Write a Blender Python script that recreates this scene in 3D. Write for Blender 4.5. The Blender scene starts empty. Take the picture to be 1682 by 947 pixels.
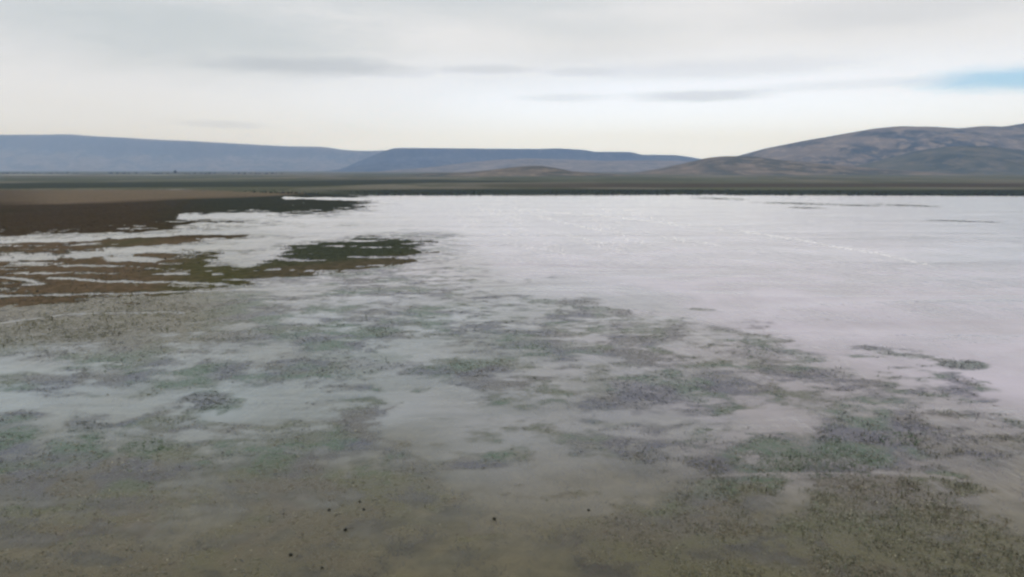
import bpy, math
import numpy as np
from math import radians, sin, cos, tan, atan, atan2, asin, sqrt, pi

# ------------------------------------------------------------------ camera / sky / sun / exposure
H = 12.0                      # drone height over the lake, metres
F = 1137.0                    # focal length in photo pixels (photo 1682 x 947)
CX, CY, HORIZON = 841.0, 473.5, 279.0
PITCH = atan((CY - HORIZON) / F)
scene = bpy.context.scene
COL = scene.collection
rng = np.random.default_rng(7)

cam_d = bpy.data.cameras.new('camera')
cam_d.sensor_width = 36.0
cam_d.lens = 36.0 * F / 1682.0
cam_d.clip_start, cam_d.clip_end = 0.1, 60000.0
cam = bpy.data.objects.new('camera', cam_d)
COL.objects.link(cam)
cam.location = (0, 0, H)
cam.rotation_euler = (pi / 2 - PITCH, 0, 0)
scene.camera = cam

SUN_EL, SUN_AZ = radians(64), radians(14)      # azimuth clockwise from +Y (the view direction)
sun_d = bpy.data.lights.new('sun', 'SUN')
sun_d.energy = 0.7
sun_d.angle = radians(30)
sun_d.color = (1.0, 0.96, 0.90)
sun = bpy.data.objects.new('sun', sun_d)
COL.objects.link(sun)
sun.rotation_euler = (pi / 2 - SUN_EL, 0, pi - SUN_AZ)

vs = scene.view_settings
vs.view_transform = 'Standard'
vs.look = 'None'
vs.gamma = 1.0
vs.exposure = 0.0
vs.use_curve_mapping = False
scene.cycles.max_bounces = 6
scene.cycles.transparent_max_bounces = 8
scene.cycles.volume_bounces = 1
scene.cycles.use_denoising = True
scene.cycles.filter_width = 2.5


def pix_dir(u, v):
    x, y = (u - CX) / F, (CY - v) / F
    d = np.array([x, cos(PITCH) + y * sin(PITCH), -sin(PITCH) + y * cos(PITCH)])
    return d / np.linalg.norm(d)


def ground(u, v, z=0.0):
    """photo pixel -> point on the level z (arrays welcome)"""
    u = np.asarray(u, float); v = np.asarray(v, float)
    x, y = (u - CX) / F, (CY - v) / F
    dy, dz = cos(PITCH) + y * sin(PITCH), -sin(PITCH) + y * cos(PITCH)
    t = (z - H) / np.minimum(dz, -1e-6)
    return x * t, dy * t


def to_pix(X, Y, Z=0.0):
    zc = Y * cos(PITCH) - (Z - H) * sin(PITCH)
    yc = Y * sin(PITCH) + (Z - H) * cos(PITCH)
    zc = np.maximum(zc, 0.5)
    return CX + F * X / zc, CY - F * yc / zc


def lin(r, g, b):
    f = lambda c: (c / 255 / 12.92) if c / 255 <= 0.04045 else ((c / 255 + 0.055) / 1.055) ** 2.4
    return (f(r), f(g), f(b))


class NT:
    """tiny node-tree helper"""
    def __init__(self, tree):
        self.t = tree
        tree.nodes.clear()

    def n(self, typ, **kw):
        nd = self.t.nodes.new(typ)
        for k, v in kw.items():
            if k in nd.inputs.keys() or isinstance(k, int):
                nd.inputs[k].default_value = v
            else:
                setattr(nd, k, v)
        return nd

    def l(self, a, b):
        self.t.links.new(a, b)

    def m(self, op, a, b=None, c=None, clamp=False):
        nd = self.t.nodes.new('ShaderNodeMath')
        nd.operation = op
        nd.use_clamp = clamp
        for i, x in enumerate((a, b, c)):
            if x is None:
                continue
            if isinstance(x, (int, float)):
                nd.inputs[i].default_value = float(x)
            else:
                self.l(x, nd.inputs[i])
        return nd.outputs[0]

    def ss(self, x, a, b, lo=0.0, hi=1.0):
        nd = self.t.nodes.new('ShaderNodeMapRange')
        nd.interpolation_type = 'SMOOTHSTEP'
        self.l(x, nd.inputs[0])
        for i, q in ((1, a), (2, b), (3, lo), (4, hi)):
            nd.inputs[i].default_value = q
        return nd.outputs[0]

    def mix(self, f, a, b, mode='MIX'):
        nd = self.t.nodes.new('ShaderNodeMix')
        nd.data_type = 'RGBA'
        nd.blend_type = mode
        for i, x in ((0, f), (6, a), (7, b)):
            if isinstance(x, (int, float)):
                nd.inputs[i].default_value = float(x)
            elif isinstance(x, (tuple, list)):
                nd.inputs[i].default_value = tuple(x) + ((1,) if len(x) == 3 else ())
            else:
                self.l(x, nd.inputs[i])
        return nd.outputs[2]

    def noise(self, vec, scale, detail=4, rough=0.55, dist=0.0):
        nd = self.t.nodes.new('ShaderNodeTexNoise')
        nd.inputs['Scale'].default_value = scale
        nd.inputs['Detail'].default_value = detail
        nd.inputs['Roughness'].default_value = rough
        nd.inputs['Distortion'].default_value = dist
        if vec is not None:
            self.l(vec, nd.inputs['Vector'])
        return nd.outputs[0]


# ---- world: Nishita sky seen through a high overcast with a few lens-shaped cloud bars and one blue gap
SKY_STRENGTH = 0.10
world = bpy.data.worlds.new('World')
scene.world = world
world.use_nodes = True
w = NT(world.node_tree)
K = 1.0 / SKY_STRENGTH
sky = w.n('ShaderNodeTexSky', sky_type='NISHITA', sun_disc=False)
sky.sun_elevation = SUN_EL
sky.sun_rotation = SUN_AZ
tc = w.n('ShaderNodeTexCoord')
sep = w.n('ShaderNodeSeparateXYZ')
w.l(tc.outputs['Generated'], sep.inputs[0])
dx, dy, dz = sep.outputs
el = w.m('MULTIPLY', w.m('ARCSINE', dz), 180 / pi)
az = w.m('MULTIPLY', w.m('ARCTAN2', dx, dy), 180 / pi)
zz = w.m('ADD', w.m('MAXIMUM', dz, 0.0), 0.10)
comb = w.n('ShaderNodeCombineXYZ')
w.l(w.m('DIVIDE', dx, zz), comb.inputs[0])
w.l(w.m('DIVIDE', dy, zz), comb.inputs[1])
cl = comb.outputs[0]
n_big = w.noise(cl, 0.33, 4, 0.5, 0.3)
n_mid = w.noise(cl, 1.1, 5, 0.55, 0.2)
cae = w.n('ShaderNodeCombineXYZ')
w.l(w.m('MULTIPLY', az, 0.09), cae.inputs[0])
w.l(w.m('MULTIPLY', el, 0.45), cae.inputs[1])
n_edge = w.noise(cae.outputs[0], 2.2, 6, 0.68, 0.4)


def sky_ang(u, v):
    d = pix_dir(u, v)
    return math.degrees(atan2(d[0], d[1])), math.degrees(asin(d[2]))


def blob(u, v, ru, rv, soft=0.6, warp=0.8):
    a0, e0 = sky_ang(u, v)
    k = 180 / pi / F
    a = w.m('DIVIDE', w.m('SUBTRACT', az, a0), ru * k)
    e = w.m('DIVIDE', w.m('SUBTRACT', el, e0), rv * k)
    r = w.m('SQRT', w.m('ADD', w.m('MULTIPLY', a, a), w.m('MULTIPLY', e, e)))
    r = w.m('ADD', r, w.m('MULTIPLY', w.m('SUBTRACT', n_edge, 0.5), warp))
    return w.ss(r, 1.0 - soft, 1.0 + soft, 1.0, 0.0)


hi = (0.84 * K, 0.84 * K, 0.85 * K)
lo = (0.98 * K, 1.09 * K, 1.30 * K)
lo0 = (0.98 * K, 1.16 * K, 1.72 * K)
cloud = w.mix(w.ss(el, 1.0, 12.0), lo, hi)
cloud = w.mix(w.ss(el, 5.0, 0.5), cloud, lo0)
cloud = w.mix(w.m('MULTIPLY', w.ss(n_big, 0.40, 0.68), 0.55), cloud, (0.56 * K, 0.59 * K, 0.60 * K))
cloud = w.mix(w.m('MULTIPLY', w.ss(n_mid, 0.45, 0.75), 0.30), cloud, (0.90 * K, 0.88 * K, 0.87 * K))
# brightness round the hidden sun
cloud = w.mix(w.m('MULTIPLY', blob(1150, -250, 900, 480, 0.9, 0.3), 0.45), cloud, (0.95 * K, 0.93 * K, 0.90 * K))
cloud = w.mix(w.m('MULTIPLY', blob(1050, 215, 620, 75, 0.8, 0.4), 0.75), cloud, (1.13 * K, 1.28 * K, 1.62 * K))
cloud = w.mix(w.m('MULTIPLY', blob(60, 150, 420, 80, 0.9, 0.5), 0.6), cloud, (0.82 * K, 0.81 * K, 0.82 * K))
# broad grey-green banks of cloud
for (u, v, ru, rv, am) in ((330, 55, 230, 50, 0.62), (740, -10, 260, 34, 0.55), (120, 5, 200, 30, .35), (960, 45, 120, 16, .25)):
    cloud = w.mix(w.m('MULTIPLY', blob(u, v, ru, rv, 0.8, 1.0), am), cloud, (0.53 * K, 0.585 * K, 0.595 * K))
# lens clouds
for (u, v, ru, rv, am) in ((520, 109, 145, 11, 0.62), (810, 114, 70, 6, 0.38), (945, 118, 45, 6, .25), (1150, 157, 95, 8, 0.48),
                           (1180, 113, 170, 13, 0.26), (1420, 138, 150, 7, 0.22), (365, 204, 55, 6, .3), (930, 160, 60, 6, .25), (1460, 18, 200, 20, .25)):
    cloud = w.mix(w.m('MULTIPLY', blob(u, v, ru, rv, 0.6, 1.5), am), cloud, (0.50 * K, 0.53 * K, 0.56 * K))
cloud = w.mix(1.0, cloud, (1.0, 1.02, 1.075), 'MULTIPLY')
skyc = w.mix(0.95, sky.outputs[0], cloud)
bluesky = w.mix(0.85, sky.outputs[0], (0.36 * K, 0.70 * K, 1.10 * K))
skyc = w.mix(w.m('MULTIPLY', blob(1735, 124, 125, 15, 0.7, 1.2), 0.9), skyc, bluesky)
bg = w.n('ShaderNodeBackground')
bg.inputs['Strength'].default_value = SKY_STRENGTH
w.l(skyc, bg.inputs['Color'])
wo = w.n('ShaderNodeOutputWorld')
w.l(bg.outputs[0], wo.inputs['Surface'])


# ------------------------------------------------------------------ helpers
def hash2(ix, iy, seed):
    h = (ix.astype(np.int64) * 374761393 + iy.astype(np.int64) * 668265263 + seed * 1442695041) & 0xFFFFFFFF
    h = ((h ^ (h >> 13)) * 1274126177) & 0xFFFFFFFF
    h = (h ^ (h >> 16)) & 0xFFFFFFFF
    return h / 4294967295.0


def vnoise(x, y, seed=0):
    ix, iy = np.floor(x), np.floor(y)
    fx, fy = x - ix, y - iy
    fx = fx * fx * fx * (fx * (fx * 6 - 15) + 10); fy = fy * fy * fy * (fy * (fy * 6 - 15) + 10)
    ix = ix.astype(np.int64); iy = iy.astype(np.int64)
    a, b = hash2(ix, iy, seed), hash2(ix + 1, iy, seed)
    c, d = hash2(ix, iy + 1, seed), hash2(ix + 1, iy + 1, seed)
    return (a * (1 - fx) + b * fx) * (1 - fy) + (c * (1 - fx) + d * fx) * fy


def fbm(x, y, octv=5, gain=0.55, seed=0):
    s = np.zeros_like(np.asarray(x, float)); a = 1.0; tot = 0.0
    for i in range(octv):
        ca, sa = cos(0.7 * i), sin(0.7 * i)
        s = s + a * vnoise((x * ca - y * sa) * 2 ** i + 17.3 * i, (x * sa + y * ca) * 2 ** i - 9.1 * i, seed + i)
        tot += a; a *= gain
    return s / tot


def sstep(x, a, b):
    t = np.clip((x - a) / (b - a), 0, 1)
    return t * t * (3 - 2 * t)


def ell(u, v, cu, cv, ru, rv, tilt=0.0):
    """1 in the middle of a patch, 0 outside"""
    du, dv = u - cu, v - cv - tilt * (u - cu)
    r = np.sqrt((du / ru) ** 2 + (dv / rv) ** 2)
    return 1 - sstep(r, 0.35, 1.15)


def seg_d(u, v, pts, kv=3.0):
    """distance in pixels to a polyline, steps in v counting kv times"""
    best = np.full(np.shape(u), 1e9)
    for (a, b), (c, d) in zip(pts[:-1], pts[1:]):
        ex, ey = c - a, (d - b) * kv
        t = np.clip(((u - a) * ex + (v - b) * kv * ey) / (ex * ex + ey * ey), 0, 1)
        best = np.minimum(best, np.hypot(u - a - t * ex, (v - b) * kv - t * ey))
    return best / kv


def new_mesh(name, verts, faces_idx, loops_per_face, color=None, smooth=False):
    me = bpy.data.meshes.new(name)
    nv, nf = len(verts), len(faces_idx) // loops_per_face
    me.vertices.add(nv); me.loops.add(len(faces_idx)); me.polygons.add(nf)
    me.vertices.foreach_set('co', np.ascontiguousarray(verts, dtype=np.float32).ravel())
    me.loops.foreach_set('vertex_index', np.ascontiguousarray(faces_idx, dtype=np.int32).ravel())
    me.polygons.foreach_set('loop_start', np.arange(nf, dtype=np.int32) * loops_per_face)
    if smooth:
        me.polygons.foreach_set('use_smooth', np.ones(nf, dtype=bool))
    if color is not None:
        at = me.attributes.new('tint', 'FLOAT_COLOR', 'POINT')
        c4 = np.ones((nv, 4), np.float32); c4[:, :3] = color
        at.data.foreach_set('color', c4.ravel())
    me.update(calc_edges=True)
    me.validate()
    return me


def link(name, me, mat, parent=None, **props):
    o = bpy.data.objects.new(name, me)
    COL.objects.link(o)
    if mat is not None and me is not None and not me.materials:
        me.materials.append(mat)
    if parent is not None:
        o.parent = parent
    for k, v in props.items():
        o[k] = v
    return o


def grid_faces(nr, nc):
    i = np.arange(nr - 1)[:, None] * nc + np.arange(nc - 1)[None, :]
    return np.stack([i, i + 1, i + nc + 1, i + nc], -1).ravel()


# ------------------------------------------------------------------ where things grow (on the ground; read off the photo once)
SHORE = [(-900, 312), (300, 312), (480, 318), (600, 320), (860, 320), (1100, 319), (1682, 321), (2600, 323)]
CHANNELS = [([(-300, 400), (0, 397), (150, 391), (300, 384), (430, 377), (560, 374)], 2.4),
            ([(-300, 432), (0, 426), (150, 417), (300, 407), (420, 399), (520, 390), (640, 372)], 4.6),
            ([(310, 356), (400, 355), (470, 358), (560, 362), (640, 358)], 4.5),
            ([(470, 325), (560, 326), (640, 328)], 1.6),
            ([(190, 425), (255, 426)], 3.4),
            ([(380, 420), (400, 430), (450, 415)], 6.0),
            ([(-200, 490), (0, 486), (130, 483), (270, 480), (430, 474), (600, 468)], 1.5),
            ([(-60, 452), (0, 455), (40, 458), (70, 466), (40, 468)], 1.6),
            ([(80, 456), (130, 458), (170, 462), (300, 464), (360, 466)], 1.4),
            ([(1080, 786), (1180, 781), (1270, 777), (1400, 777)], 1.2),
            ([(1440, 775), (1540, 782), (1650, 800)], 2.6),
            ([(0, 530), (120, 515), (280, 512), (300, 514)], 1.3)]


def shore_v(u):
    return np.interp(u, [p[0] for p in SHORE], [p[1] for p in SHORE])


def chan(u, v):
    c = np.zeros(np.shape(u))
    jit = (fbm(np.asarray(u) / 34, np.asarray(v) / 5, 4, .65, 611) - .5) * 3.0
    for pts, wd in CHANNELS:
        c = np.maximum(c, 1 - sstep(seg_d(u, v, pts) + jit * wd, wd * 0.5, wd * 1.25))
    return c


def marsh(u, v, X, Y, grow=0.0):
    """1 where the left-hand marsh stands out of the water"""
    n = .5 * fbm(X / 16, Y / 9, 6, 0.68, 31) + .5 * fbm(X / 5, Y / 3.2, 5, .65, 35)
    edge = np.interp(u, [-900, 0, 120, 260, 330, 430, 560, 620, 660], [396, 392, 388, 380, 368, 358, 353, 342, 322])
    a = sstep(edge - v + (n - 0.5) * 70 + grow * 40, -8, 10) * sstep(v, 310, 313)
    a = a * sstep(640 - u + (n - .5) * 160, 0, 60)
    b = sstep(ell(u, v, 560, 420, 205, 38, -0.09) + (n - 0.5) * 2.4 + grow, 0.22, 0.75)
    c = sstep(ell(u, v, 140, 400, 330, 13, -0.05) + (n - 0.5) * 2.4 + grow, 0.18, 0.65)
    d = sstep(ell(u, v, 110, 458, 390, 62, -0.04) + (n - 0.5) * 2.6 + grow, 0.02, 0.75)
    b = b * sstep(ell(u, v, 560, 420, 215, 42, -0.09), .0, .12)
    c = c * sstep(ell(u, v, 140, 400, 330, 15, -0.05), .0, .12)
    d = d * sstep(ell(u, v, 110, 458, 390, 66, -0.04), .0, .12)
    b2 = sstep(ell(u, v, 455, 446, 150, 17, -0.06) + (n - 0.5) * 2.8, 0.35, 0.75) * sstep(ell(u, v, 455, 446, 155, 19, -0.06), 0, .12)
    film = sstep(fbm(X / 9, Y / 3.0, 5, .62, 515), .65, .75) * sstep(v, 372, 392)
    m = np.maximum.reduce([a, b, b2, c, d]) * (1 - .95 * film)
    return m * (1 - chan(u, v))


# weed mats one can point at: u, v, ru, rv, tilt, how thick, colour, label
MATS = [(215, 518, 190, 40, -0.08, 1.0, 'olive', 'olive green weed mat below the thin pale channel on the left'),
        (60, 546, 150, 26, -0.05, 1.0, 'olive', 'thin olive weed mat at the left edge of the lake'),
        (330, 662, 66, 20, -0.08, .80, 'dark', 'oval dark green weed mat in the calm water left of centre'),
        (150, 702, 58, 15, -0.05, .75, 'dark', 'small dark weed mat in the pale water near the left edge'),
        (240, 738, 60, 16, -0.05, .6, 'green', 'low green weed mat just below the small dark one on the left'),
        (618, 545, 46, 14, 0.0, .80, 'dark', 'compact dark grey weed mat in the middle of the lake'),
        (880, 567, 52, 9, 0.0, .9, 'green', 'long thin green weed mat in the middle of the lake'),
        (785, 602, 62, 17, -0.05, .85, 'brown', 'brown olive weed mat in front of the long thin green one'),
        (935, 502, 72, 14, 0.03, .75, 'dark', 'dark green weed mat farthest out near the open water'),
        (1075, 640, 130, 40, 0.05, .7, 'slate', 'broad slate coloured weed mat right of the middle'),
        (1575, 595, 52, 11, 0.05, .95, 'slate', 'isolated dark weed mat at the edge of the open water on the right'),
        (1470, 577, 70, 9, 0.10, .8, 'slate', 'narrow dark weed mat trailing along the open water on the right'),
        (1330, 610, 70, 12, 0.03, .5, 'slate', 'ragged grey weed mat between the slate mat and the open water'),
        (1250, 570, 55, 22, 0.2, .5, 'green', 'faint green weed mat curving down at the edge of open water'),
        (700, 290 + 97, 58, 5, 0.0, .9, 'dark', 'dark floating strip of weed beyond the reed bed tip'),
        (1470, 722, 46, 16, 0.05, .8, 'bright', 'bright green weed clump in the grey stems on the right'),
        (1330, 755, 150, 46, 0.05, .6, 'green', 'mossy green weed bed in the lower right part of the lake'),
        (1480, 850, 170, 56, 0.05, .65, 'mixed', 'dense tangle of brown green stems in the bottom right corner'),
        (480, 548, 55, 16, 0.0, .5, 'slate', 'grey weed mat beside the olive mat on the left'),
        (560, 600, 120, 30, 0.0, .45, 'slate', 'wide faint grey green weed bed left of the brown mat')]
CALM = [(110, 655, 190, 24, .9), (40, 600, 120, 16, .5), (470, 640, 130, 22, .6), (690, 575, 70, 20, .7), (930, 600, 110, 20, .6), (1290, 690, 70, 20, 1.0), (960, 800, 190, 45, .7),
        (730, 700, 130, 30, .35), (1610, 765, 110, 18, .8), (1680, 820, 90, 70, .8), (1330, 780, 130, 6, .8), (330, 730, 90, 18, .4), (620, 760, 120, 22, .4),
        (1230, 565, 50, 10, .5), (1500, 610, 60, 7, .6), (540, 500, 200, 14, .3), (880, 790, 200, 24, .3), (1230, 655, 80, 8, .5)]


def weed_cover(u, v, X, Y):
    wx, wy = 1.6 * (fbm(X / 4, Y / 4, 3, .5, 201) - .5), 1.0 * (fbm(X / 4, Y / 4, 3, .5, 207) - .5)
    far = sstep(640 - v, 0, 160)
    n1 = fbm((X + wx) / 4.2, (Y + wy) / 2.6, 4, 0.62, 5)
    n2 = fbm((X + wx) / 1.6, (Y + wy) / 1.0, 4, .66, 15)
    n3 = fbm(X / 15, Y / 14, 3, .55, 6)
    n = n1 * .40 + n2 * .42 + n3 * .18
    n = (n - .5) * 2.4 + .5
    vb = np.interp(u, [-900, 560, 640, 760, 830, 920, 1100, 1300, 1500, 1682, 2600],
                   [380, 345, 360, 395, 425, 455, 480, 520, 560, 620, 900])
    c = sstep(v - vb, -50, 110)
    cov = -.20 + 0.74 * c + 0.03 * sstep(v, 560, 650)
    cov = cov + 0.13 * sstep(u, 950, 1200) * sstep(v, 650, 740) - .10 * sstep(950 - u, 0, 200) * sstep(v, 540, 640) * (1 - sstep(v, 700, 780))
    cov = cov + 0.08 * sstep(900 - u, 0, 300) * sstep(v, 740, 830)
    cov = cov + .34 * ell(u, v, 150, 520, 330, 58, -.06)
    for (cu, cv, ru, rv, am) in CALM:
        cov = cov - 0.34 * am * ell(u, v, cu, cv, ru * 1.2, rv * 1.2)
    return sstep(n + (cov - 0.5), 0.30, 0.72) * sstep(v - vb, -110, 25)


# ------------------------------------------------------------------ materials
def mat(name):
    m = bpy.data.materials.new(name)
    m.use_nodes = True
    return m, NT(m.node_tree)


def leaf_mat(name, gloss=0.55):
    m, t = mat(name)
    a = t.n('ShaderNodeAttribute', attribute_name='tint')
    g = t.n('ShaderNodeNewGeometry')
    nz = t.noise(g.outputs['Position'], 3.0, 3)
    col = t.mix(t.ss(nz, 0.3, 0.7), a.outputs['Color'], t.mix(1.0, a.outputs['Color'], (0.62, 0.66, 0.62), 'MULTIPLY'))
    p = t.n('ShaderNodeBsdfPrincipled', Roughness=gloss)
    p.inputs['Specular IOR Level'].default_value = 0.12
    t.l(col, p.inputs['Base Color'])
    o = t.n('ShaderNodeOutputMaterial')
    t.l(p.outputs[0], o.inputs[0])
    return m


M_LEAF = leaf_mat('weed')
M_REED = leaf_mat('reed', 0.7)


def ground_mat():
    m, t = mat('soil_and_mud')
    a = t.n('ShaderNodeAttribute', attribute_name='tint')
    g = t.n('ShaderNodeNewGeometry')
    n1 = t.noise(g.outputs['Position'], 0.9, 6, 0.65, 0.4)
    n2 = t.noise(g.outputs['Position'], 0.05, 5, 0.6)
    c = t.mix(t.ss(n1, 0.35, 0.68), t.mix(1.0, a.outputs['Color'], (0.70, 0.72, 0.66), 'MULTIPLY'),
              t.mix(1.0, a.outputs['Color'], (1.22, 1.18, 1.15), 'MULTIPLY'))
    c = t.mix(t.m('MULTIPLY', t.ss(n2, 0.4, 0.7), 0.35), c, t.mix(1.0, c, (0.75, 0.8, 0.7), 'MULTIPLY'))
    p = t.n('ShaderNodeBsdfPrincipled', Roughness=0.95)
    p.inputs['Specular IOR Level'].default_value = 0.0
    t.l(c, p.inputs['Base Color'])
    o = t.n('ShaderNodeOutputMaterial')
    t.l(p.outputs[0], o.inputs[0])
    return m


def water_mat():
    m, t = mat('shallow_lake_water')
    g = t.n('ShaderNodeNewGeometry')
    pos = g.outputs['Position']
    at = t.n('ShaderNodeAttribute', attribute_name='tint')          # r: how much silt hangs in the water
    sx = t.n('ShaderNodeSeparateColor')
    t.l(at.outputs['Color'], sx.inputs[0])
    silt, cover, warm = sx.outputs[0], sx.outputs[1], sx.outputs[2]   # g: weed just under the surface, b: brown or green weed
    # ripples: small wind chop, broader swell, patchy
    mq = t.n('ShaderNodeMapping')
    mq.inputs['Scale'].default_value = (0.35, 1.4, 1.0)
    mq.inputs['Rotation'].default_value = (0, 0, radians(20))
    t.l(pos, mq.inputs['Vector'])
    patch = t.noise(mq.outputs[0], 0.05, 4, 0.55, 0.8)
    mp = t.n('ShaderNodeMapping')
    mp.inputs['Rotation'].default_value = (0, 0, radians(-14))
    mp.inputs['Scale'].default_value = (1.0, 0.35, 1.0)
    t.l(pos, mp.inputs['Vector'])
    r1 = t.noise(mp.outputs[0], 2.6, 3, 0.55)
    r2 = t.noise(mp.outputs[0], 0.55, 4, 0.6, 0.3)
    hgt = t.m('ADD', t.m('MULTIPLY', r1, 0.020), t.m('MULTIPLY', r2, 0.10))
    hgt = t.m('MULTIPLY', hgt, t.ss(patch, 0.36, 0.64, 0.30, 1.7))
    bm = t.n('ShaderNodeBump', Strength=1.0, Distance=1.0)
    t.l(hgt, bm.inputs['Height'])
    fr = t.n('ShaderNodeFresnel', IOR=1.333)
    t.l(bm.outputs[0], fr.inputs['Normal'])
    gl = t.n('ShaderNodeBsdfGlossy', Roughness=0.16)
    gl.inputs['Color'].default_value = (1, 1, 1, 1)
    t.l(bm.outputs[0], gl.inputs['Normal'])
    tr = t.n('ShaderNodeBsdfTransparent')
    tr.inputs['Color'].default_value = (0.80, 0.84, 0.78, 1)
    df = t.n('ShaderNodeBsdfDiffuse')
    nn = t.noise(pos, 0.12, 4, 0.55, 0.5)
    px_ = t.n('ShaderNodeSeparateXYZ')
    t.l(pos, px_.inputs[0])
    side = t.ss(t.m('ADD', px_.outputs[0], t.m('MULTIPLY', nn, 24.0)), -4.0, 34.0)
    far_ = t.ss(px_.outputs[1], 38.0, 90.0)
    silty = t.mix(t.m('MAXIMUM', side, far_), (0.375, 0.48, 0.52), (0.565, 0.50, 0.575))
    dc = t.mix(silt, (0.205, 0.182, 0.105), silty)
    fine = t.noise(pos, 5.0, 4, 0.65)
    cover = t.m('MULTIPLY', cover, t.ss(fine, 0.25, 0.62, 0.45, 1.0))
    hue = t.noise(pos, 0.22, 3, 0.5)
    wcol = t.mix(t.ss(hue, 0.44, 0.56), (0.080, 0.086, 0.120), (0.052, 0.108, 0.062))
    wcol = t.mix(warm, wcol, (0.125, 0.105, 0.055))
    dc = t.mix(t.m('MULTIPLY', cover, 0.9), dc, wcol)
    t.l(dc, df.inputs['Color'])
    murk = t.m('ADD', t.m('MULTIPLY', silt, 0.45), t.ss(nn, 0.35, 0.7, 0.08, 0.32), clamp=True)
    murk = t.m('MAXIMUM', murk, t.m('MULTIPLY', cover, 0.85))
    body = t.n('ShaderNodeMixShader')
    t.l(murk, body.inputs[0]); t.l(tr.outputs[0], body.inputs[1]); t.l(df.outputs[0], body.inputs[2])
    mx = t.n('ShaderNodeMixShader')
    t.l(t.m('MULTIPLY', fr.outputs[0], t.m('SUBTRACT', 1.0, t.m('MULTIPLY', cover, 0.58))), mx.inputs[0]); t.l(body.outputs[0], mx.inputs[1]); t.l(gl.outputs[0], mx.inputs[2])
    o = t.n('ShaderNodeOutputMaterial')
    t.l(mx.outputs[0], o.inputs[0])
    return m


def hill_mat(name, base, dark, pale, rock):
    m, t = mat(name)
    g = t.n('ShaderNodeNewGeometry')
    pos = g.outputs['Position']
    n1 = t.noise(pos, 0.0045, 6, 0.6, 0.8)
    n2 = t.noise(pos, 0.02, 7, 0.7, 0.5)
    c = t.mix(t.ss(n1, 0.42, 0.58), base, dark)
    c = t.mix(t.m('MULTIPLY', t.ss(n2, 0.47, 0.64), 0.8), c, pale)
    sp = t.n('ShaderNodeSeparateXYZ')
    t.l(g.outputs['Normal'], sp.inputs[0])
    steep = t.ss(sp.outputs[2], 0.90, 0.72)
    c = t.mix(t.m('MULTIPLY', steep, 0.7), c, rock)
    p = t.n('ShaderNodeBsdfPrincipled', Roughness=1.0)
    p.inputs['Specular IOR Level'].default_value = 0.0
    t.l(c, p.inputs['Base Color'])
    bm = t.n('ShaderNodeBump', Strength=0.6, Distance=6.0)
    t.l(n2, bm.inputs['Height'])
    t.l(bm.outputs[0], p.inputs['Normal'])
    o = t.n('ShaderNodeOutputMaterial')
    t.l(p.outputs[0], o.inputs[0])
    return m


# ------------------------------------------------------------------ ground sheet (lake bed, marsh, plain to the horizon)
ang = np.concatenate([np.linspace(-180, -50, 40)[:-1], np.linspace(-50, 50, 640), np.linspace(50, 180, 40)[1:]])
ang = np.radians(ang)
rad = np.concatenate([[0.5, 3.0, 7.0], np.geomspace(11, 40, 130), np.geomspace(40.2, 420, 230)[1:], np.geomspace(424, 4000, 90), np.geomspace(4300, 9100, 8)])
A, R = np.meshgrid(ang, rad)
GX, GY = R * np.sin(A), R * np.cos(A)
gu, gv = to_pix(GX, GY)
front = (GY > 5) & (np.abs(A) < radians(75))
gu = np.where(front, np.clip(gu, -900, 2600), np.where(GX < 0, -900, 2600))
gv = np.where(front, gv, np.where(R > 330, 300, 900))
gv = np.clip(gv, 279.2, 1500)

land = 1 - sstep(gv - shore_v(gu) + (fbm(GX / 40, GY / 90, 5, .6, 3) - .5) * 4.5, -0.6, 0.6)
mar = marsh(gu, gv, GX, GY)
wet = weed_cover(gu, gv, GX, GY)
GZ = -0.55 + 0.12 * (fbm(GX / 4, GY / 4, 4, .5, 9) - .5)
GZ = GZ + mar * 0.62
GZ = np.where(land > 0, GZ * (1 - land) + land * (0.35 + 0.5 * fbm(GX / 60, GY / 60, 4, .5, 8) + 0.0007 * np.clip(R - 400, 0, 3000)), GZ)


def mixc(c, b, f):
    return c * (1 - f[..., None]) + np.asarray(b)[None, None, :] * f[..., None]


MUD = np.array((0.215, 0.172, 0.095)); SILT = np.array((0.36, 0.34, 0.32)); BEDWEED = np.array((0.115, 0.11, 0.05)); RUST = np.array((0.19, 0.125, 0.080))
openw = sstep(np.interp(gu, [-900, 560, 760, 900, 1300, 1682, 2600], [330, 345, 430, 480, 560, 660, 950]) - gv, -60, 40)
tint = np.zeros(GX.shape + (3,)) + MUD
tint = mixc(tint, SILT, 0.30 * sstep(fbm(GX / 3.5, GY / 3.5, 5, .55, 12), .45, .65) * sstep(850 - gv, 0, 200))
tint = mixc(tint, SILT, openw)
tint = mixc(tint, BEDWEED, 0.85 * wet)
tint = mixc(tint, RUST, 0.8 * sstep(fbm(GX / 2.2, GY / 2.2, 4, .6, 44), .56, .68) * sstep(gv, 700, 800) * sstep(900 - gu, 0, 300))
OLIVE = np.array((0.075, 0.072, 0.036)); BROWN = np.array((0.115, 0.085, 0.055)); TAN = np.array((0.185, 0.145, 0.10)); DKGREEN = np.array((0.022, 0.028, 0.018))
mt = np.zeros(GX.shape + (3,)) + OLIVE
mt = mixc(mt, BROWN, sstep(fbm(GX / 25, GY / 50, 4, .55, 21) + 0.25 * sstep(420 - gu, 0, 300), .45, .65))
mt = mixc(mt, (0.043, 0.032, 0.016), sstep(396 - gv, 0, 12) * .85)
mt = mixc(mt, (0.034, 0.040, 0.026), sstep(gu, 200, 400) * sstep(372 - gv, 0, 20) * .8)
mt = mixc(mt, (0.048, 0.055, 0.034), ell(gu, gv, 590, 405, 230, 34, -.09))
mt = mixc(mt, (0.082, 0.070, 0.045), sstep(gv + .09 * (gu - 560), 424, 436) * sstep(gu, 380, 460))
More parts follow.
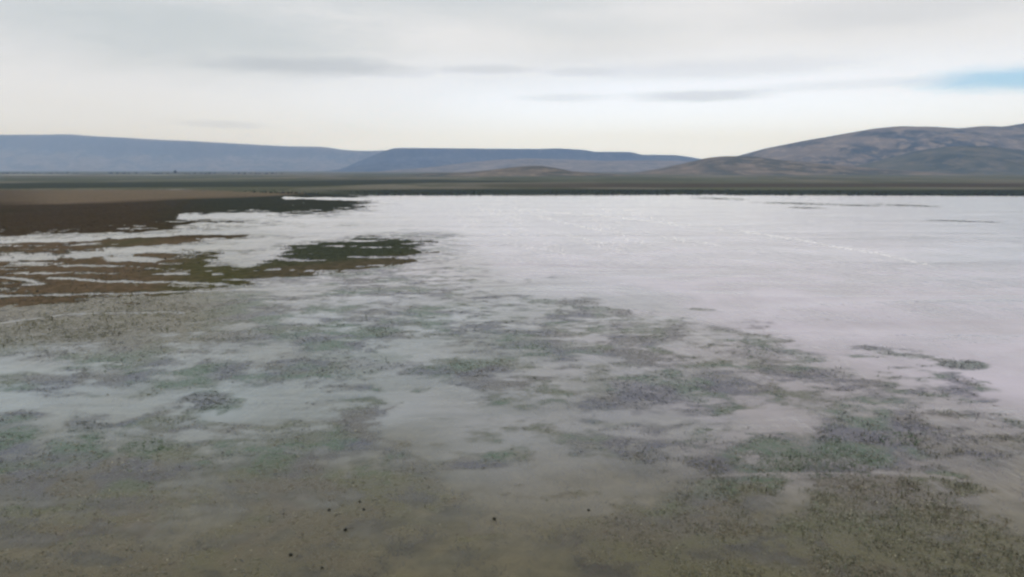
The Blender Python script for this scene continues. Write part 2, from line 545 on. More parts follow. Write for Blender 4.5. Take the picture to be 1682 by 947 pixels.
tanb = sstep(fbm(GX / 40, GY / 90, 3, .5, 2) * 10 - 5 + np.interp(gu, [-900, 100, 250, 480, 560], [334, 333, 328, 319, 316]) - gv, -4, 3) * sstep(gv, 310.5, 313) * sstep(560 - gu, 0, 120)
mt = mixc(mt, TAN, tanb * (0.35 + .40 * sstep(gu, -20, 120)))
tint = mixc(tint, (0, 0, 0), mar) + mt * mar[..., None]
# plain: bands of grass, sedge and pale soil
PLAIN = np.array((0.112, 0.118, 0.078))
pl = np.zeros(GX.shape + (3,)) + PLAIN
nb = fbm(GX / 150, GY / 260, 5, .55, 50)
pl = mixc(pl, (0.16, 0.15, 0.115), sstep(nb, .45, .6))
pl = mixc(pl, (0.085, 0.09, 0.055), sstep(fbm(GX / 90, GY / 200, 5, .6, 60), .5, .62) * .8)
pl = mixc(pl, (0.075, 0.062, 0.045), sstep(gu, 650, 1000) * sstep(gv, 300, 304) * (1 - sstep(gv, 308, 310)) * .9)
pl = mixc(pl, (0.050, 0.055, 0.034), sstep(gv + (nb - .5) * 4, np.interp(gu, [0, 500, 700, 2600], [302, 297, 294.5, 318]), np.interp(gu, [0, 500, 700, 2600], [303, 298, 295.5, 319]))
          * (1 - sstep(gv + (nb - .5) * 3, np.interp(gu, [0, 500, 700, 1000], [311, 307, 301, 298]), np.interp(gu, [0, 500, 700, 1000], [312, 308.5, 303, 299]))) * sstep(1000 - gu, 0, 200))
pl = mixc(pl, (0.042, 0.050, 0.034), sstep(gv + (nb - .5) * 6, 311.0, 315.0) * sstep(gu, 430, 640))
pl = mixc(pl, (0.42, 0.41, 0.37), (1 - sstep(np.abs(gv - 288.0), .35, .8)) * sstep(fbm(GX / 70, GY / 600, 3, .5, 71), .45, .55) * sstep(420 - gu, 0, 200))
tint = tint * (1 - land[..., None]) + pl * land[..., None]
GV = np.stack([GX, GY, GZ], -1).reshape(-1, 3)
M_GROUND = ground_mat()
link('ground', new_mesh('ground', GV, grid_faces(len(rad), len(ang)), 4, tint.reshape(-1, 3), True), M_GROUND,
     kind='structure', label='lake bed, marsh and grassy plain reaching to the hills')

# ------------------------------------------------------------------ water sheet
angw = np.concatenate([np.linspace(-180, -42, 40)[:-1], np.linspace(-42, 42, 850), np.linspace(42, 180, 40)[1:]])
angw = np.radians(angw)
radw = np.concatenate([[0.5, 6.0], np.geomspace(11, 150, 460), np.geomspace(151, 460, 70)])
A, R = np.meshgrid(angw, radw)
WX, WY = R * np.sin(A), R * np.cos(A)
wu, wv = to_pix(WX, WY)
fr_ = (WY > 5) & (np.abs(A) < radians(75))
wu = np.where(fr_, np.clip(wu, -900, 2600), np.where(WX < 0, -900, 2600)); wv = np.where(fr_, np.clip(wv, 280, 1500), 900)
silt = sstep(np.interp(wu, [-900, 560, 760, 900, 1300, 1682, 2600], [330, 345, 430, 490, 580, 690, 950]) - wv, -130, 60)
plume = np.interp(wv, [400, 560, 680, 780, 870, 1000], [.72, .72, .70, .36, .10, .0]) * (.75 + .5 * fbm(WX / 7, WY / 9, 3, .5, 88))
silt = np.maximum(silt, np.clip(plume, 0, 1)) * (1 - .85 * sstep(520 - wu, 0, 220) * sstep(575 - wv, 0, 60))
wcov = weed_cover(wu, wv, WX, WY)
for q in MATS:
    e_ = ell(wu, wv, q[0], q[1], q[2] * 1.15, q[3] * 1.2, q[4])
    nz_ = fbm(WX / 2.4, WY / 1.5, 4, .66, int(q[0]))
    wcov = np.maximum(wcov, q[5] * sstep(e_ + (nz_ - .5) * 3.0 * sstep(e_, 0, .15), .25, .85))
fringe = marsh(wu, wv, WX, WY, .45) * sstep(fbm(WX / 2.2, WY / 1.4, 4, .65, 303), .36, .62)
wcov = np.maximum(wcov, .9 * fringe)
e_ = ell(wu, wv, 120, 518, 400, 62, -.07)
wcov = np.maximum(wcov, .95 * sstep(e_ + (fbm(WX / 5, WY / 3, 5, .66, 77) - .5) * 3.0 * sstep(e_, 0, .2), .30, .80))
wcov = wcov * (1 - chan(wu, wv)) * fr_
warm = sstep(fbm(WX / 4, WY / 4, 4, .6, 141), .46, .62) * np.interp(wv, [480, 640, 900], [.35, .45, .9])
warm = np.maximum(warm, sstep(wv + 160 * (fbm(WX / 3, WY / 3, 3, .5, 411) - .5), 700, 900) * .8)
warm = np.maximum(warm, sstep(480 - wu, 0, 200) * sstep(605 - wv, 0, 50) * .95)
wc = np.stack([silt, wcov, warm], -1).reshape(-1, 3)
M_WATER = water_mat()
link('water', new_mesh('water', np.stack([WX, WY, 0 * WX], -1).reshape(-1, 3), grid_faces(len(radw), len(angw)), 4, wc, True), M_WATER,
     kind='structure', label='shallow still lake reflecting the overcast sky')


# ------------------------------------------------------------------ hills
def hill(name, label, skyline, D, front, back, m, prof='round', rough=0.12, seed=1, nx=260, ny=70, y_bow=0.0, gully=60.0):
    us = [p[0] for p in skyline]
    U = np.linspace(us[0], us[-1], nx)
    Vs = np.interp(U, us, [p[1] for p in skyline])
    ker = np.array([1, 2, 3, 2, 1]) / 9.0
    Vs = np.convolve(np.pad(Vs, 2, mode='edge'), ker, 'valid')
    t = np.linspace(0, 1, ny) ** 0.9
    kf = front / (front + back)
    xs = (U - CX) / F * D * cos(PITCH)            # lateral place of the crest
    # height of the crest so that it meets the sky where it does in the photo
    yc = (CY - Vs) / F
    dyv, dzv = cos(PITCH) + yc * sin(PITCH), -sin(PITCH) + yc * cos(PITCH)
    zc = H + D * dzv / dyv
    xs = (U - CX) / F * D / dyv
    XX = np.repeat(xs[None, :], ny, 0)
    T = np.repeat(t[:, None], nx, 1)
    YY = D - front + T * (front + back) + y_bow * ((XX - xs.mean()) / (np.ptp(xs) / 2)) ** 2 * 0
    s = np.where(T < kf, T / kf, 1 - (T - kf) / (1 - kf))
    if prof == 'mesa':
        sh = 0.62 * sstep(s, 0.0, 0.86) ** 1.3 + 0.38 * sstep(s, 0.80, 0.93)
    else:
        sh = sstep(s, -0.25, 1.0); sh = (sh - sh.min()) / (1 - sh.min())
    n = fbm(XX / gully, YY / (gully * 2.2), 6, 0.55, seed) - 0.5
    ridged = 1 - np.abs(2 * fbm(XX / (gully * 1.6), YY / (gully * 4), 4, 0.5, seed + 20) - 1)
    ZZ = zc[None, :] * (sh * (1 + 0.0 * n) - rough * (1.0 - ridged * 0.9 + np.abs(n)) * np.sin(np.pi * np.clip(sh, 0, 1)) ** 1.0 * 1.2)
    ZZ = ZZ + n * zc[None, :] * 0.02 * (s > .9)
    ZZ = ZZ - 3.0 * (s < 0.02)
    return link(name, new_mesh(name, np.stack([XX, YY, ZZ], -1).reshape(-1, 3), grid_faces(ny, nx), 4, None, True), m, kind='structure', label=label)


HM_FAR = hill_mat('far_mesa_slope', (0.125, 0.11, 0.10), (0.05, 0.055, 0.055), (0.22, 0.19, 0.175), (0.06, 0.054, 0.05))
HM_MID = hill_mat('dark_mesa_slope', (0.036, 0.039, 0.041), (0.012, 0.016, 0.018), (0.11, 0.10, 0.095), (0.024, 0.026, 0.026))
HM_NEAR = hill_mat('dry_grass_slope', (0.14, 0.12, 0.085), (0.070, 0.072, 0.048), (0.25, 0.20, 0.145), (0.09, 0.078, 0.062))
HM_FORE = hill_mat('pale_foreland_slope', (0.17, 0.15, 0.13), (0.10, 0.095, 0.08), (0.24, 0.21, 0.18), (0.12, 0.11, 0.10))
HM_SPUR = hill_mat('green_spur_slope', (0.085, 0.09, 0.06), (0.048, 0.06, 0.042), (0.16, 0.14, 0.095), (0.07, 0.068, 0.055))
HM_MTN = hill_mat('scrub_mountain_slope', (0.16, 0.14, 0.115), (0.040, 0.052, 0.046), (0.27, 0.22, 0.17), (0.10, 0.092, 0.085))

hill('hill', 'long pale blue flat topped ridge behind the plain on the left',
     [(-330, 240), (-200, 226), (0, 222), (125, 221), (160, 224), (300, 231), (390, 236), (470, 240), (535, 241), (565, 246), (600, 248), (660, 246), (760, 250), (900, 256)],
     7600, 1500, 900, HM_FAR, 'mesa', 0.30, 3, gully=420)
hill('hill', 'deep blue flat topped mesa in the middle of the horizon',
     [(560, 279), (610, 258), (640, 246), (652, 243), (800, 244), (880, 244.5), (915, 243.5), (960, 246), (972, 249), (1035, 249.5), (1050, 254), (1105, 254.5), (1130, 258), (1160, 263), (1250, 270), (1400, 279)],
     6000, 1300, 800, HM_MID, 'mesa', 0.30, 9, gully=330)
hill('hill', 'low grey brown foreland below the deep blue mesa',
     [(640, 280), (720, 273), (770, 266), (820, 262), (870, 260), (930, 262), (1000, 264), (1060, 263), (1150, 265), (1250, 268), (1400, 279)],
     4300, 700, 700, HM_FORE, 'round', 0.12, 14, gully=200)
hill('hill', 'small olive dome hill in front of the blue mesa',
     [(640, 291), (700, 284), (760, 283), (800, 279.5), (840, 274.5), (870, 272), (890, 272), (915, 276), (940, 281), (985, 284), (1050, 288), (1120, 291)],
     1500, 240, 260, HM_NEAR, 'round', 0.06, 23, gully=60)
hill('hill', 'brown foothill at the left foot of the right mountain',
     [(960, 290), (1040, 285), (1085, 277), (1130, 267), (1165, 258.5), (1190, 256), (1225, 256), (1270, 262), (1340, 268), (1420, 276), (1520, 284), (1600, 291)],
     1900, 380, 320, HM_NEAR, 'round', 0.12, 33, gully=90)
hill('hill', 'tall grey brown mountain filling the right of the horizon',
     [(1090, 282), (1160, 266), (1215, 256), (1260, 243), (1330, 229), (1400, 217), (1440, 210), (1470, 207.5), (1520, 208), (1555, 211), (1580, 210), (1605, 207), (1635, 209), (1660, 206), (1690, 201),
      (1800, 188), (1950, 180), (2150, 196), (2400, 230), (2700, 275)],
     2900, 900, 700, HM_MTN, 'round', 0.30, 41, nx=420, ny=110, gully=170)
hill('hill', 'green shouldered spur in front of the right mountain',
     [(1340, 291), (1400, 277), (1460, 262), (1510, 247), (1560, 240), (1610, 240), (1660, 246), (1760, 252), (1900, 246), (2100, 262), (2400, 290)],
     2150, 480, 400, HM_SPUR, 'round', 0.22, 57, gully=110)


# ------------------------------------------------------------------ plants
PAL = {'dark': [(0.040, 0.050, 0.036), (0.056, 0.066, 0.046), (0.07, 0.072, 0.054)],
       'slate': [(0.070, 0.074, 0.086), (0.10, 0.104, 0.118), (0.14, 0.14, 0.14)],
       'green': [(0.06, 0.098, 0.055), (0.085, 0.125, 0.065), (0.11, 0.14, 0.08)],
       'bright': [(0.055, 0.11, 0.04), (0.08, 0.14, 0.055), (0.05, 0.075, 0.04)],
       'olive': [(0.090, 0.090, 0.035), (0.125, 0.12, 0.05), (0.075, 0.07, 0.04)],
       'brown': [(0.085, 0.070, 0.043), (0.13, 0.10, 0.065), (0.07, 0.07, 0.04)],
       'mixed': [(0.12, 0.115, 0.07), (0.18, 0.15, 0.095), (0.09, 0.10, 0.055), (0.28, 0.26, 0.19)],
       'reed': [(0.040, 0.044, 0.026), (0.052, 0.056, 0.032), (0.068, 0.056, 0.032)],
       'pale': [(0.17, 0.165, 0.125), (0.22, 0.21, 0.16), (0.13, 0.135, 0.10)]}


def blades(base, L, W, lean, col, bend=0.6):
    """curved blades: base (n,3), L length, W width, lean from upright (rad) -> verts, tris, colours"""
    n = len(base)
    a = rng.uniform(0, 2 * pi, n)
    d = np.stack([np.cos(a), np.sin(a), np.zeros(n)], -1)
    sd = np.stack([-np.sin(a + rng.normal(0, .6, n)), np.cos(a + rng.normal(0, .6, n)), np.zeros(n)], -1)
    up = np.array([0, 0, 1.0])
    l1 = lean
    l2 = np.minimum(lean + bend * rng.uniform(.3, 1.2, n), 1.62)
    mid = base + (d * np.sin(l1)[:, None] + up * np.cos(l1)[:, None]) * (L * .55)[:, None]
    tip = mid + (d * np.sin(l2)[:, None] + up * np.cos(l2)[:, None]) * (L * .45)[:, None]
    w_ = (W * .5)[:, None]
    V = np.stack([base - sd * w_, base + sd * w_, mid + sd * w_ * .85, mid - sd * w_ * .85, tip], 1)
    o = np.arange(n)[:, None] * 5
    Fc = np.concatenate([o + [0, 1, 2], o + [0, 2, 3], o + [3, 2, 4]], 1)
    C = np.repeat(col[:, None, :], 5, 1)
    return V.reshape(-1, 3), Fc.ravel(), C.reshape(-1, 3)


def pick(names, n, jitter=.25):
    P = np.concatenate([np.array(PAL[k]) for k in ([names] if isinstance(names, str) else names)])
    c = P[rng.integers(0, len(P), n)]
    return c * rng.uniform(1 - jitter, 1 + jitter, (n, 1))


def uv_points(n, u0, u1, v0, v1):
    u = rng.uniform(u0, u1, n); v = rng.uniform(v0, v1, n)
    X, Y = ground(u, v)
    return u, v, X, Y


# emergent and near-surface weed over the whole shallow part (one uncountable mass)
N = 1300000
u, v, X, Y = uv_points(N, -300, 2000, 345, 1050)
cov = weed_cover(u, v, X, Y)
inmat = np.zeros(N)
for q in MATS:
    inmat = np.maximum(inmat, ell(u, v, q[0], q[1], q[2] * 1.1, q[3] * 1.1, q[4]))
fine = fbm(X / .9, Y / .9, 3, .6, 77)
low_left = sstep(1050 - u, 0, 350) * sstep(v, 680, 800)
prob = (.80 * cov ** 1.7 + .05 * cov) * sstep(fine, .25, .65) * (0.15 + .07 * sstep(640 - v, 0, 80) + 0.25 * sstep(u, 900, 1300) * sstep(v, 650, 760)) * (1 - .45 * low_left) * (1 - .5 * inmat)
prob = prob * (1 - chan(u, v))
keep = rng.random(N) < prob
u, v, X, Y = u[keep], v[keep], X[keep], Y[keep]
n = len(u)
D = np.hypot(X, Y)
px = D / F                                           # metres covered by one photo pixel
upright = sstep(u, 900, 1250) * sstep(v, 640, 760)
stand = rng.random(n) < .01 + .05 * sstep(v, 600, 700) + .45 * upright
L = np.where(stand, px * rng.uniform(3, 8, n), px * rng.uniform(3, 9, n))
Wd = np.where(stand, px * rng.uniform(.6, 1.2, n), px * rng.uniform(.9, 2.2, n))
lean = np.where(stand, rng.uniform(.3, 1.0, n), rng.uniform(1.46, 1.57, n))
base = np.stack([X, Y, rng.uniform(-.012, .012, n)], -1)
col = pick('slate', n)
isg = rng.random(n) < sstep(fbm(X / 6, Y / 6, 3, .5, 90), .42, .6) * .8
col[isg] = pick(['green', 'dark'], int(isg.sum()))
isb = rng.random(n) < (.25 + .65 * sstep(v, 700, 800))
col[isb] = pick(['mixed', 'brown'], int(isb.sum()))
isp = rng.random(n) < .05 + .28 * upright * sstep(v, 680, 760)
col[isp] = pick('pale', int(isp.sum()))
V, T, C = blades(base, L, Wd, lean, col, np.where(stand, .7, .05))
link('weed', new_mesh('weed', V, T, 3, C), M_LEAF, kind='stuff', label='thin scattered water weed breaking the surface all over the shallows')

# submerged weed on the bed
N = 700000
u, v, X, Y = uv_points(N, -300, 2000, 560, 1080)
cov = weed_cover(u, v, X, Y)
prob = (0.05 + .40 * cov) * sstep(fbm(X / 1.3, Y / 1.3, 3, .6, 177), .38, .62)
keep = rng.random(N) < prob
u, v, X, Y = u[keep], v[keep], X[keep], Y[keep]
n = len(u); px = np.hypot(X, Y) / F
col = pick(['brown', 'olive', 'dark'], n)
isr = rng.random(n) < sstep(fbm(X / 2.2, Y / 2.2, 4, .6, 44), .50, .62) * .6
col[isr] = np.array((0.12, 0.06, 0.035)) * rng.uniform(.6, 1.2, (int(isr.sum()), 1))
V, T, C = blades(np.stack([X, Y, rng.uniform(-.5, -.12, n)], -1), px * rng.uniform(6, 13, n), px * rng.uniform(1.2, 2.6, n), rng.uniform(.6, 1.45, n), col, .5)
V[:, 2] = np.minimum(V[:, 2], -0.03)
link('pondweed', new_mesh('pondweed', V, T, 3, C), M_LEAF, kind='stuff', label='brown green pondweed lying under the water in the foreground')

# weed mats that can be told apart
for (cu, cv, ru, rv, tilt, am, pal, lab) in MATS:
    n0 = int(ru * rv * 6.0)
    u, v, X, Y = uv_points(n0, cu - ru * 1.25, cu + ru * 1.25, cv - rv * 1.5 - abs(tilt) * ru, cv + rv * 1.5 + abs(tilt) * ru)
    nz = fbm(X / 2.4, Y / 1.5, 4, .66, int(cu))
    e = ell(u, v, cu, cv, ru, rv, tilt)
    pr = sstep(e + (nz - .5) * 3.0 * sstep(e, 0, .15), .25, .95) * am * .26 * (1 - chan(u, v))
    keep = rng.random(n0) < pr
    u, v, X, Y = u[keep], v[keep], X[keep], Y[keep]
    n = len(u); px = np.hypot(X, Y) / F
    stand = rng.random(n) < (0.5 if cv > 690 and cu > 1000 else 0.07)
    lean = np.where(stand, rng.uniform(.3, 1.0, n), rng.uniform(1.46, 1.57, n))
    L = np.where(stand, px * rng.uniform(3, 8, n), px * rng.uniform(3, 9, n))
    Wd = np.where(stand, px * rng.uniform(.6, 1.2, n), px * rng.uniform(.9, 2.2, n))
    c = pick(pal, n)
    V, T, C = blades(np.stack([X, Y, rng.uniform(-.012, .012, n)], -1), L, Wd, lean, c, np.where(stand, .6, .05))
    ox, oy = [float(q) for q in ground(cu, cv)]
    V = V - np.array([ox, oy, 0.0])
    o = link('weed_mat', None, None, label=lab, category='weed mat', group='weed mats in the shallows')
    o.location = (ox, oy, 0)
    link('stems', new_mesh('stems', V, T, 3, C), M_LEAF, o, kind='stuff')

# marsh grass and sedge on the left
N = 900000
u, v, X, Y = uv_points(N, -350, 720, 312, 500)
mm = marsh(u, v, X, Y)
tb = sstep(np.interp(u, [-900, 100, 250, 480, 560], [334, 333, 328, 319, 316]) - v, -2, 2)
nn_ = fbm(X / 9, Y / 18, 4, .6, 55)
low_edge = sstep(v + .09 * (u - 560), 422, 434) * sstep(u, 380, 460)
keep = (rng.random(N) < (1 - .85 * low_edge) * sstep(mm, .45, 1.0) * (.03 + .20 * sstep(nn_, .38, .6)) * np.where((v > 425) & (u < 400), .5, 1.0) * (1 - .75 * tb)) & (v > shore_v(u) - 2)
u, v, X, Y = u[keep], v[keep], X[keep], Y[keep]
n = len(u); px = np.hypot(X, Y) / F
inbed = ell(u, v, 560, 422, 195, 40, -0.09) > .02
col = pick('reed', n)
col = np.where((rng.random(n) < sstep(360 - u, 0, 120) * .9)[:, None], np.array((0.058, 0.043, 0.023)) * rng.uniform(.7, 1.3, (n, 1)), col)
b_ = rng.random(n) < sstep(fbm(X / 25, Y / 50, 4, .55, 21) + 0.25 * sstep(420 - u, 0, 300) * (v < 400), .48, .62) * .75 * (v > 385)
col[b_] = pick('brown', int(b_.sum()))
o_ = (rng.random(n) < .5) & (v > 405) & ~inbed
col[o_] = pick(['olive', 'brown'], int(o_.sum()))
col[inbed & (v < 428)] = pick('dark', int((inbed & (v < 428)).sum()))
Lr = np.minimum(px * rng.uniform(3, 7, n), rng.uniform(.08, .24, n))
V, T, C = blades(np.stack([X, Y, np.full(n, 0.02)], -1), Lr, px * rng.uniform(1.0, 2.6, n), rng.uniform(.8, 1.5, n), col, .3)
f5 = np.repeat(inbed, 5)


def sub(sel):
    idx = np.cumsum(sel) - 1
    tt = T.reshape(-1, 3)
    tt = tt[sel[tt[:, 0]]]
    return V[sel], idx[tt].ravel(), C[sel]


v_, t_, c_ = sub(~f5)
link('marsh_grass', new_mesh('marsh_grass', v_, t_, 3, c_), M_REED, kind='stuff', label='brown olive marsh grass between the pale channels on the left')
v_, t_, c_ = sub(f5)
ox, oy = [float(q) for q in ground(560, 422)]
o = link('reed_bed', None, None, label='dark green reed bed standing out into the lake left of centre', category='reed bed')
o.location = (ox, oy, 0)
link('reeds', new_mesh('reeds', v_ - np.array([ox, oy, 0]), t_, 3, c_), M_REED, o, kind='stuff')

# reeds along the far shore
N = 60000
u = rng.uniform(380, 2300, N)
sv = shore_v(u)
v = sv - rng.uniform(-0.6, 6.5, N) * np.interp(u, [380, 640], [.4, 1])
X, Y = ground(u, v)
px = np.hypot(X, Y) / F
keep = rng.random(N) < sstep(fbm(X / 30, Y / 60, 4, .6, 66), .35, .6) * np.interp(u, [380, 700], [0, .7])
X, Y, px = X[keep], Y[keep], px[keep]
n = len(X)
V, T, C = blades(np.stack([X, Y, np.full(n, 0.1)], -1), rng.uniform(.3, 1.0, n), px * rng.uniform(1.5, 4, n), rng.uniform(.05, .7, n), pick(['reed', 'dark', 'green'], n), .4)
link('reeds', new_mesh('reeds', V, T, 3, C), M_REED, kind='stuff', label='dark green belt of reeds along the far shore')

# dark strips of weed far out on the right, under the shore
for (cu, cv, ru, rv, lab) in ((1182, 326, 40, 1.8, 'short dark weed strip close under the far shore, leftmost of its line'),
                              (1310, 334, 62, 1.5, 'dark weed strip under the foot of the right mountain'),
                              (1325, 341, 26, 1.3, 'lower short dark weed strip, nearest of the far ones'),
                              (1405, 337, 32, 1.5, 'dark weed strip right of the one under the mountain foot'),
                              (1485, 337, 50, 1.2, 'thin dark weed strip farthest right under the mountain'),
                              (1580, 363, 50, .9, 'faint thin weed line in open water near the right edge')):
    n = int(ru * rv * 4)
    r = rng.random(n) ** .8 * 1.25; a = rng.uniform(0, 2 * pi, n)
    u = cu + ru * r * np.cos(a); v = cv + rv * r * np.sin(a) + .03 * (u - cu)
    X, Y = ground(u, v)
    px = np.hypot(X, Y) / F
    V, T, C = blades(np.stack([X, Y, rng.uniform(.0, .02, n)], -1), px * rng.uniform(3, 8, n), px * rng.uniform(1.2, 3.0, n), rng.uniform(1.5, 1.57, n), pick(['slate', 'green'], n), .02)
    ox, oy = [float(q) for q in ground(cu, cv)]
    o = link('weed_strip', None, None, label=lab, category='weed strip', group='weed strips in the open water')
    link('stems', new_mesh('stems', V - np.array([ox, oy, 0]), T, 3, C), M_LEAF, o, kind='stuff')
    o.location = (ox, oy, 0)

# ------------------------------------------------------------------ pale flecks painted as ripple and wake glints on the open water
M_GLINT, t = mat('painted_glint')
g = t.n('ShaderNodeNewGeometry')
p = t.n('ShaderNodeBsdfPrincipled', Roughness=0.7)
t.l(t.mix(t.noise(g.outputs['Position'], 6.0, 3), (0.88, 0.86, 0.85), (0.97, 0.96, 0.95)), p.inputs['Base Color'])  # near-white base colour carries the brightness of glints off the ripples
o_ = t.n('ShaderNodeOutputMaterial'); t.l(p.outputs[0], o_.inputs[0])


def painted_glint(pts, wpx, fill, lab, group=None):
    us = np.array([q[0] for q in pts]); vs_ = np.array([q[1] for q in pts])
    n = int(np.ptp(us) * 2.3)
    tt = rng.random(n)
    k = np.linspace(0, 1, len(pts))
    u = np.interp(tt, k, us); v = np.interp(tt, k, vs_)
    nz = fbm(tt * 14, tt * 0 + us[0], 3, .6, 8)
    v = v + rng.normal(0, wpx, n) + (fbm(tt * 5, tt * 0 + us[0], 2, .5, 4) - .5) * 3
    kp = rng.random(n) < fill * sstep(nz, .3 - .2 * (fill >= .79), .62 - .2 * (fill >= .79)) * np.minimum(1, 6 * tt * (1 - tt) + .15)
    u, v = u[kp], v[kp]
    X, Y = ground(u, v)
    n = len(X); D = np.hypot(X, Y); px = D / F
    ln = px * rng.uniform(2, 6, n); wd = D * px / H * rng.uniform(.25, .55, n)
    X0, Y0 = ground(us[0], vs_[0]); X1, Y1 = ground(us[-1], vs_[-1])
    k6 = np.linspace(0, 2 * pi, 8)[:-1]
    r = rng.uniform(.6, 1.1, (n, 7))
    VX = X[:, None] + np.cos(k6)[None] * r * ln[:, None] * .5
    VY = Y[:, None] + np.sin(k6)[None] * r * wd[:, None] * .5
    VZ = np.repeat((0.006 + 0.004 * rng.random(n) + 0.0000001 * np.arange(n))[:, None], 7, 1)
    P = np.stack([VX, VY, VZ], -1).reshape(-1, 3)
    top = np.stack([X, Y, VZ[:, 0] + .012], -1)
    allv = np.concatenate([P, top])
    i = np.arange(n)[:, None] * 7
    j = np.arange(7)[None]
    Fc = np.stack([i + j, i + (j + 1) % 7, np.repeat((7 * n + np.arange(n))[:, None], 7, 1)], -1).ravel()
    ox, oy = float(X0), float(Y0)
    o = link('painted_glint_line', None, None, label=lab, category='foam line')
    link('flecks', new_mesh('flecks', allv - np.array([ox, oy, 0]), Fc, 3), M_GLINT, o, kind='stuff')
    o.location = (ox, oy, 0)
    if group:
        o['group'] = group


painted_glint([(1150, 372), (1250, 384), (1340, 399), (1440, 416), (1535, 438)], 1.0, .8, 'long pale painted glint line running out towards the right of the lake', 'painted glint lines on the open water')
painted_glint([(850, 343), (960, 352), (1060, 362), (1150, 372)], .9, .8, 'faint painted glint line leading from the bright centre to the long one', 'painted glint lines on the open water')
painted_glint([(770, 341), (830, 352), (870, 366)], 3.5, 1.0, 'short bright painted glint line in the glittering centre of the lake', 'painted glint lines on the open water')
painted_glint([(880, 354), (930, 366), (1000, 381)], 1.3, .9, 'slanting painted glint line just right of the glittering centre', 'painted glint lines on the open water')
painted_glint([(900, 378), (960, 392), (1010, 402)], 1.2, .8, 'lower slanting painted glint line right of the glittering centre', 'painted glint lines on the open water')
painted_glint([(960, 342), (1010, 343), (1060, 346)], .6, .6, 'level thin painted glint line under the far shore right of centre', 'painted glint lines on the open water')
painted_glint([(1060, 382), (1130, 394), (1200, 406)], .7, .4, 'faint painted glint line below the long one', 'painted glint lines on the open water')

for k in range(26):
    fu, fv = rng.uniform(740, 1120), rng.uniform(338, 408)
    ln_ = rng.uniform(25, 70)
    painted_glint([(fu, fv), (fu + ln_ * .5, fv + ln_ * .10), (fu + ln_, fv + ln_ * .24)], 2.2, .7, 'short pale painted glint streak among many in the glittering centre', 'short painted glint streaks in the centre')

# ------------------------------------------------------------------ small dark floating clumps in the foreground
CL = [(568, 871, 9, 'largest dark floating clump in the foreground below the pair'), (591, 824, 6, 'upper dark clump of the close pair in the foreground'),
      (598, 837, 6.5, 'lower dark clump of the close pair in the foreground'), (478, 912, 8, 'slanted dark floating clump lower left of the largest one'),
      (529, 933, 7, 'round dark floating clump near the bottom edge'), (541, 838, 7, 'flat dark floating clump left of the pair'),
      (967, 838, 6, 'lone dark scrap floating in the calm water at bottom centre'), (812, 853, 9, 'flat dark twig floating left of the lone scrap')]
for (cu, cv, s, lab) in CL:
    ox, oy = [float(q) for q in ground(cu, cv)]
    px = sqrt(ox * ox + oy * oy + H * H) / F
    r = s * px * .40
    n = 46
    a = rng.uniform(0, 2 * pi, n); rr = r * np.sqrt(rng.random(n)) * .55
    sq = .45 if 'flat' in lab or 'thin' in lab or 'slant' in lab else 1.0
    base = np.stack([np.cos(a) * rr, np.sin(a) * rr * sq, rng.uniform(-.015, .02, n)], -1)
    V, T, C = blades(base, r * rng.uniform(.7, 1.3, n), np.full(n, r * .32), rng.uniform(.3, 1.4, n), np.array((0.024, 0.025, 0.017)) * rng.uniform(.6, 1.6, (n, 1)), .5)
    o = link('floating_clump', new_mesh('floating_clump', V, T, 3, C), M_LEAF, label=lab, category='weed clump', group='dark clumps floating in the foreground')
    o.location = (ox, oy, 0)


# ------------------------------------------------------------------ bushes and one tree far out on the left plain
def leaf_ball(n, rx, rz, z0, leaf):
    d = rng.normal(0, 1, (n, 3)); d /= np.linalg.norm(d, axis=1)[:, None]
    r = rng.uniform(.25, 1, n) ** .5
    lump = 0.75 + .5 * vnoise(d[:, 0] * 2 + 5, d[:, 1] * 2 + d[:, 2] * 2, 3)
    P = d * (r * lump)[:, None] * np.array([rx, rx, rz]) + np.array([0, 0, z0])
    P[:, 2] = np.maximum(P[:, 2], .15)
    q = rng.normal(0, 1, (n, 3, 3)) * leaf
    V = (P[:, None, :] + q).reshape(-1, 3)
    c = pick(['reed', 'dark'], n)
    return V, np.arange(3 * n), np.repeat(c, 3, 0)


bush_me = []
for k in range(4):
    V, T, C = leaf_ball(420, 3.2 + k * .5, 1.6 + .2 * k, 1.4, .35)
    me = new_mesh('bush', V, T, 3, C); me.materials.append(M_REED)
    bush_me.append(me)
for (u0, u1, vv, cnt, lab) in ((0, 130, 285.6, 16, 'dark bush in the row far out at the left edge of the plain'),
                               (175, 225, 285.8, 7, 'dark bush in the second row from the left on the far plain'),
                               (245, 278, 286.2, 5, 'dark bush just left of the lone far tree'),
                               (300, 360, 286.0, 7, 'dark bush just right of the lone far tree'),
                               (380, 470, 286.0, 10, 'dark bush in the far row right of the lone tree')):
    for i in range(cnt):
        uu = u0 + (u1 - u0) * (i + rng.uniform(.1, .9)) / cnt
        X, Y = ground(uu, vv + rng.normal(0, .3))
        o = link('bush', bush_me[i % 4], None, label=lab, category='bush', group=lab.replace('dark bush', 'bushes'))
        o.location = (float(X), float(Y), .9 + 0.0007 * max(0, min(3000, float(np.hypot(X, Y)) - 400)))
        o.rotation_euler = (0, 0, rng.uniform(0, 6.28)); sc = rng.uniform(.7, 1.15); o.scale = (sc, sc, sc * rng.uniform(.7, 1.1))
X, Y = ground(288, 286.6)
tr = bpy.data.objects.new('tree', None); COL.objects.link(tr)
tr.location = (float(X), float(Y), .6 + 0.0007 * max(0, float(np.hypot(X, Y)) - 400))
tr['label'] = 'lone dark tree standing far out on the left plain'; tr['category'] = 'tree'
V, T, C = leaf_ball(1100, 3.2, 3.6, 6.2, .42)
link('crown', new_mesh('crown', V, T, 3, C), M_REED, tr)
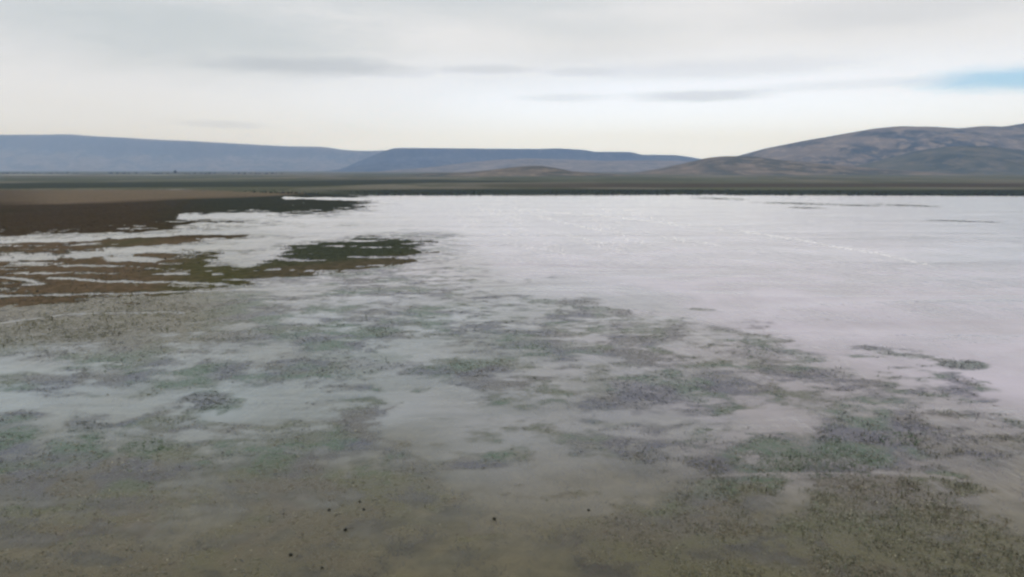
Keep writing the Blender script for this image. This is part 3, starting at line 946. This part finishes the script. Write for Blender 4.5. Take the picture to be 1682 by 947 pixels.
M_BARK, t = mat('bark')
g = t.n('ShaderNodeNewGeometry'); p = t.n('ShaderNodeBsdfPrincipled', Roughness=.9)
t.l(t.mix(t.noise(g.outputs['Position'], 4.0, 4), (0.05, 0.04, 0.03), (0.10, 0.08, 0.06)), p.inputs['Base Color'])
o_ = t.n('ShaderNodeOutputMaterial'); t.l(p.outputs[0], o_.inputs[0])
tv, tf = [], []


def limb(a, b, r0, r1):
    a, b = np.array(a, float), np.array(b, float)
    s = len(tv)
    for P, r in ((a, r0), (b, r1)):
        for k in range(6):
            tv.append((P[0] + r * cos(k * pi / 3), P[1] + r * sin(k * pi / 3), P[2]))
    for k in range(6):
        k2 = (k + 1) % 6
        tf.extend([s + k, s + k2, s + 6 + k2, s + 6 + k])


limb((0, 0, -.5), (.1, 0, 3.4), .34, .24)
limb((.1, 0, 3.4), (0.9, .3, 6.5), .2, .07)
limb((.1, 0, 3.4), (-1.0, -.2, 6.3), .2, .07)
limb((.1, 0, 3.4), (.2, -.6, 7.4), .18, .06)
link('trunk', new_mesh('trunk', np.array(tv), np.array(tf), 4), M_BARK, tr)

# ------------------------------------------------------------------ haze: the air between here and the hills
M_HAZE, t = mat('haze')
pv = t.n('ShaderNodeVolumePrincipled')
pv.inputs['Color'].default_value = (0.35, 0.54, 0.97, 1)
pv.inputs['Absorption Color'].default_value = (1, 1, 1, 1)
pv.inputs['Density'].default_value = 0.00016
pv.inputs['Anisotropy'].default_value = 0.0
o_ = t.n('ShaderNodeOutputMaterial'); t.l(pv.outputs[0], o_.inputs['Volume'])
x0, x1, y0, y1, z0, z1 = -9400, 9400, -9400, 9400, -6, 440
bv = np.array([(x, y, z) for z in (z0, z1) for y in (y0, y1) for x in (x0, x1)], float)
bf = np.array([0, 2, 3, 1, 4, 5, 7, 6, 0, 1, 5, 4, 2, 6, 7, 3, 0, 4, 6, 2, 1, 3, 7, 5])
link('haze', new_mesh('haze', bv, bf, 4), M_HAZE, kind='stuff', label='pale blue air between the camera and the far hills')
